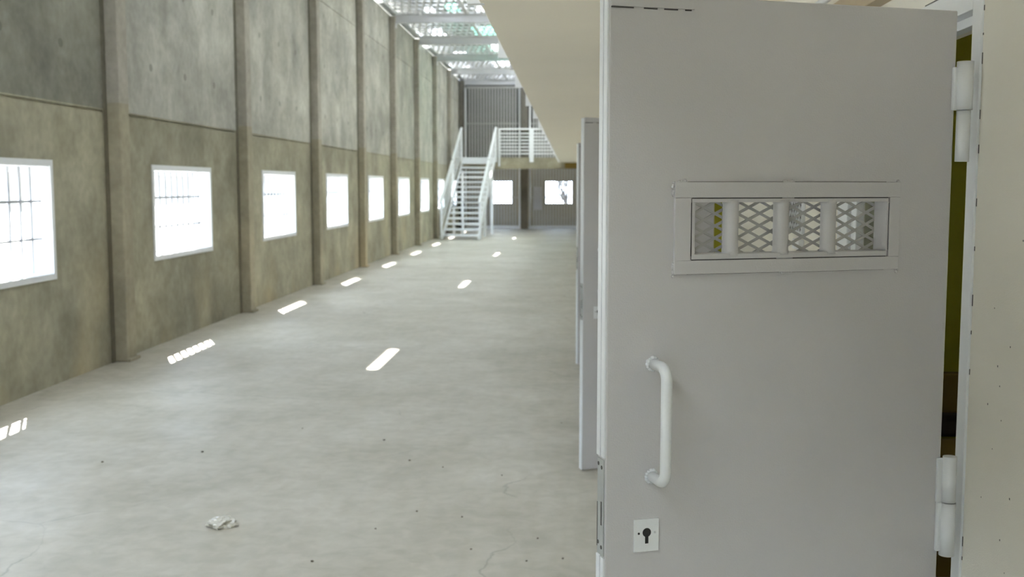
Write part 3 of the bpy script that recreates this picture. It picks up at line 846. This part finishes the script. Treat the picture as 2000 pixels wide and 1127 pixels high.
for sx, x in ((0, -0.03), (1, W + 0.03)):
    for (ya, yb) in ((0.0, MID), (MID + 0.07, L_)):
        pa = ya - (0.12 if ya == 0 else 0)
        b = MB()
        za, zb = slope(ya) + 1.02, slope(yb) + 1.02
        b.bar((x, pa, za - (slope(0) - slope(-0.12) if ya == 0 else 0)), (x, yb, zb), 0.075, 0.055)
        b.make('handrail', M['white'], g)
        for yy in (ya, yb - 0.06):
            b = MB(); zt = slope(yy + 0.03) + 1.0; zb_ = 0.0 if ya == 0 and yy == ya else slope(yy) - 0.12
            b.bb(x - 0.03, x + 0.03, yy, yy + 0.06, zb_, zt, 0, 0.003); b.make('baluster_post', M['white'], g)
        for k in range(5):
            b = MB(); h = 0.17 + 0.165 * k
            b.bar((x, ya + 0.06, slope(ya + 0.06) + h), (x, yb - 0.06, slope(yb - 0.06) + h), 0.016, 0.03)
            b.make('infill_rail', M['white'], g)
    for yy in (1.9, 3.9):
        b = MB(); xx = 0.06 if sx == 0 else W - 0.06
        b.bb(xx - 0.045, xx + 0.045, yy, yy + 0.09, 0, slope(yy) - 0.16, 0, 0.003); b.make('support_post', M['white'], g)

# ------------------------------------------------------------------ gallery railing on the slab edge
g = empty('gallery_railing', (-0.38, 0.7, 2.44))
tag(g, 'white gallery railing whose edge plates make a stepped line along the soffit', 'railing')
pq = None
for k in range(19):
    if pq is None:
        b = MB(); b.bb(-0.075, -0.0, -0.02, 0.02, 0.0, 1.22, 0, 0.002); pq = b.make('post', M['white'], g); q = pq
    else:
        q = pq.copy(); COL.objects.link(q)
    q.location = (0, 0.05 + 2.0 * k, 0)
b = MB(); b.bb(-0.07, -0.01, -0.3, 36.5, 1.22, 1.27, 0, 0.004); b.make('top_rail', M['white'], g)
b = MB(); b.bb(-0.016, -0.001, -0.3, 36.5, 0.002, 0.18); b.make('edge_strip', M['soffit'], g)
rq2 = None
for z in (0.42, 0.62, 0.82, 1.02):
    if rq2 is None:
        b = MB(); b.bb(-0.05, -0.026, -0.3, 36.5, -0.015, 0.015); rq2 = b.make('rail', M['white'], g); q = rq2
    else:
        q = rq2.copy(); COL.objects.link(q)
    q.location = (0, 0, z)
b = MB(); b.box((-0.40, 7.45, 2.52), (0.05, 0.05, 0.09), None, 0, 0.01); b.box((-0.405, 7.42, 2.46), (0.035, 0.035, 0.035), None, 0, 0.008)
lamp = b.make('wall_camera', M['greybox'])
tag(lamp, 'tiny dark and white fitting on the gallery edge beside the mesh ceiling', 'fitting')

# ------------------------------------------------------------------ roof beams and mesh ceiling
for i, y in enumerate(colY + [COL0 + BAY * 8]):
    if y < 17: continue
    b = MB()
    zb, zt = 5.475, 5.68
    b.bb(XL + 0.13, XR - 0.001, y - 0.075, y + 0.075, zb, zb + 0.012); b.bb(XL + 0.13, XR - 0.001, y - 0.075, y + 0.075, zt - 0.012, zt)
    b.bb(XL + 0.13, XR - 0.001, y - 0.006, y + 0.006, zb + 0.012, zt - 0.012)
    b.bb(XL + 0.13, XL + 0.145, y - 0.09, y + 0.09, zb - 0.11, zb)
    o = b.make('roof_beam', M['beam'])
    k = i - 5
    tag(o, {2: 'grey steel roof beam out of view above the frame', 3: 'grey steel roof beam nearest the top of the picture', 4: 'grey steel roof beam, the widest one fully in view', 5: 'grey steel roof beam before the green rooflight ends',
            6: 'grey steel roof beam above the staircase foot', 7: 'grey steel roof beam above the platform front', 8: 'grey steel roof beam over the tall bar screen'}.get(k, 'grey steel roof beam out of view above the frame'), 'beam', 'roof beams under the mesh ceiling')
cell_x, cell_y = 0.15, 0.47
def mesh_panel(Lx, Ly):
    b = MB()
    nx, ny = int(Lx / cell_x), int(Ly / cell_y)
    cx, cy = Lx / nx, Ly / ny
    for j in range(1, ny):                # bonds: slanted strands right across
        y0 = j * cy
        for i in range(nx):
            x0 = i * cx; k = 0.5 if j % 2 else 0.0
            # each bond dips in the middle of its cell so the holes read as flattened hexagons
            xm = x0 + cx * k
            b.quad([(x0, y0 - 0.035, 0), (x0 + cx, y0 - 0.035, 0), (x0 + cx, y0 + 0.035, 0.032), (x0, y0 + 0.035, 0.032)])
    for j in range(ny):                   # staggered strands between the bonds
        for i in range(nx + 1):
            x0 = (i + (0.5 if j % 2 else 0.0)) * cx
            if x0 > Lx: continue
            y0, y1 = j * cy, (j + 1) * cy
            xs = 0.024
            b.quad([(max(0, x0 - xs * 1.5), y0, 0.026), (min(Lx, x0 + xs * 1.5), y0, 0.026), (min(Lx, x0 + xs), (y0 + y1) / 2, 0.018), (max(0, x0 - xs), (y0 + y1) / 2, 0.018)])
            b.quad([(max(0, x0 - xs), (y0 + y1) / 2, 0.018), (min(Lx, x0 + xs), (y0 + y1) / 2, 0.018), (min(Lx, x0 + xs * 1.5), y1, 0.006), (max(0, x0 - xs * 1.5), y1, 0.006)])
    for (xa, xb, ya, yb) in ((-0.03, Lx + 0.03, -0.03, 0.0), (-0.03, Lx + 0.03, Ly, Ly + 0.03), (-0.03, 0, 0, Ly), (Lx, Lx + 0.03, 0, Ly)):
        b.bb(xa, xb, ya, yb, -0.012, 0.028)
    return b
mq = []
lab = ['first', 'second', 'third', 'fourth', 'fifth', 'sixth']
n = 0
for i, y in enumerate(colY):
    if y < 17: continue
    for (xa, xb, side) in ((-4.12, -2.52, 'beside the wall'), (-2.44, -0.50, 'beside the gallery')):
        if side not in [m_[0] for m_ in mq]:
            b = mesh_panel(xb - xa, BAY - 0.2); o = b.make('mesh_panel', M['plenum'])
            mq.append((side, o))
            md = o.modifiers.new('thick', 'SOLIDIFY'); md.thickness = 0.005
        else:
            src = [m_[1] for m_ in mq if m_[0] == side][0]; o = src.copy(); COL.objects.link(o)
        o.location = (xa, y + 0.1, 5.682)
        tag(o, 'expanded metal ceiling panel %s, %s bay counted from the camera' % (side, lab[min(n, 5)]), 'mesh panel', 'expanded metal ceiling panels')
    n += 1
b = MB(); b.bb(-2.51, -2.45, 17.2, 41.4, 5.684, 5.75)
tag(b.make('ceiling_runner', M['galv']), 'straight grey steel runner between the two rows of ceiling mesh', 'beam')

# ------------------------------------------------------------------ things lying on the floor
b = MB()
rn = random.Random(11)
tm = bmesh.new(); bmesh.ops.create_icosphere(tm, subdivisions=4, radius=1)
from mathutils import noise as mn
for v in tm.verts:
    p = v.co.copy(); k = 1 + 0.45 * mn.noise(p * 1.7 + Vector((3, 1, 2))) + 0.3 * abs(mn.noise(p * 4.5)) - 0.15 * abs(mn.noise(p * 9))
    v.co = Vector((p.x * 0.062 * k, p.y * 0.060 * k, max(0.0, p.z * 0.032 * k + 0.012)))
b._add(tm, Matrix.Identity(4))
o = b.make('crumpled_plastic', M['plastic']); o.location = (-1.70, 5.06, 0.0)
tag(o, 'crumpled clear plastic scrap on the floor near the bottom left', 'litter')
spots = [(-1.215, 6.866, 'dark grit crumb on the floor near the middle of the picture'), (-0.969, 6.352, 'dark grit crumb lying right of and below the other one'), (-2.811, 6.215, 'small brown crumb on the floor at lower left'), (-2.296, 6.493, 'faint grey crumb on the floor left of centre'),
         (-1.138, 4.583, 'thin dark chip on the floor at the bottom edge')]
for (x, y, l) in spots:
    b = MB(); tm = bmesh.new(); bmesh.ops.create_icosphere(tm, subdivisions=2, radius=1)
    for v in tm.verts:
        k = 1 + 0.5 * mn.noise(v.co * 2 + Vector((x, y, 0))); v.co = Vector((v.co.x * 0.0075 * k, v.co.y * 0.007 * k, max(0, v.co.z * 0.005 * k + 0.003)))
    b._add(tm, Matrix.Identity(4)); o = b.make('floor_crumb', M['pebble']); o.location = (x, y, 0)
    tag(o, l, 'debris')

for (x, y) in [(-1.83, 7.17), (-0.75, 6.21), (-0.78, 5.34), (-0.54, 5.26), (-0.94, 5.05), (-0.19, 4.64), (-0.45, 4.78), (-0.39, 6.05), (-0.06, 7.44), (-0.15, 4.95), (-0.03, 4.68)]:
    b = MB(); tm = bmesh.new(); bmesh.ops.create_icosphere(tm, subdivisions=2, radius=1)
    for v in tm.verts:
        k = 1 + 0.5 * mn.noise(v.co * 2 + Vector((x, y, 0))); v.co = Vector((v.co.x * 0.005 * k, v.co.y * 0.0055 * k, max(0, v.co.z * 0.004 * k + 0.002)))
    b._add(tm, Matrix.Identity(4)); o = b.make('grit_speck', M['pebble']); o.location = (x, y, 0)
    tag(o, 'tiny grit speck scattered on the pale concrete floor, smaller than the crumbs', 'debris', 'grit specks on the near floor')

# low ridge added beyond the yard to dull the upper third of the windows
b = MB()
ys = [-60 + 6 * k for k in range(62)]
prof = [(-38.0, -0.25), (-38.6, 2.2), (-39.6, 4.6), (-41.5, 6.6), (-46.0, 7.8), (-56.0, 7.4), (-56.0, -0.25)]
rows = []
for y in ys:
    rows.append([b.bm.verts.new((x + mn.noise(Vector((x, y * 0.2, 0))) * 1.2, y, z if z < 0 else z * (1 + 0.16 * mn.noise(Vector((y * 0.09, z * 0.3, 4)))))) for (x, z) in prof])
for a, c in zip(rows, rows[1:]):
    for k in range(len(prof) - 1): b.bm.faces.new([a[k], a[k + 1], c[k + 1], c[k]])
b.bm.faces.new(rows[0]); b.bm.faces.new(rows[-1][::-1])
struct(b.make('hills', M['hill']), 'low dull green ridge far outside the windows', 'hills')

# bare tree outside the far window
b = MB(); rn = random.Random(4)
def branch(p, d, L, r, depth):
    q = p + d * L
    mid = p.lerp(q, 0.5) + Vector((rn.uniform(-.06, .06), 0, rn.uniform(-.05, .05))) * L
    b.tube([p, mid, q], [r, r * 0.8, r * 0.6], 6)
    if depth:
        for k in range(3):
            nd = (d + Vector((rn.uniform(-.9, .9), rn.uniform(-.5, .5), rn.uniform(-.4, .6)))).normalized()
            branch(p.lerp(q, rn.uniform(0.45, 1.0)), nd, L * 0.68, r * 0.55, depth - 1)
branch(Vector((-0.1, 49, -0.22)), Vector((-0.15, 0, 1)).normalized(), 1.3, 0.09, 4)
tag(b.make('bare_tree', M['bark']), 'bare tree whose branches show through the far right window', 'tree')
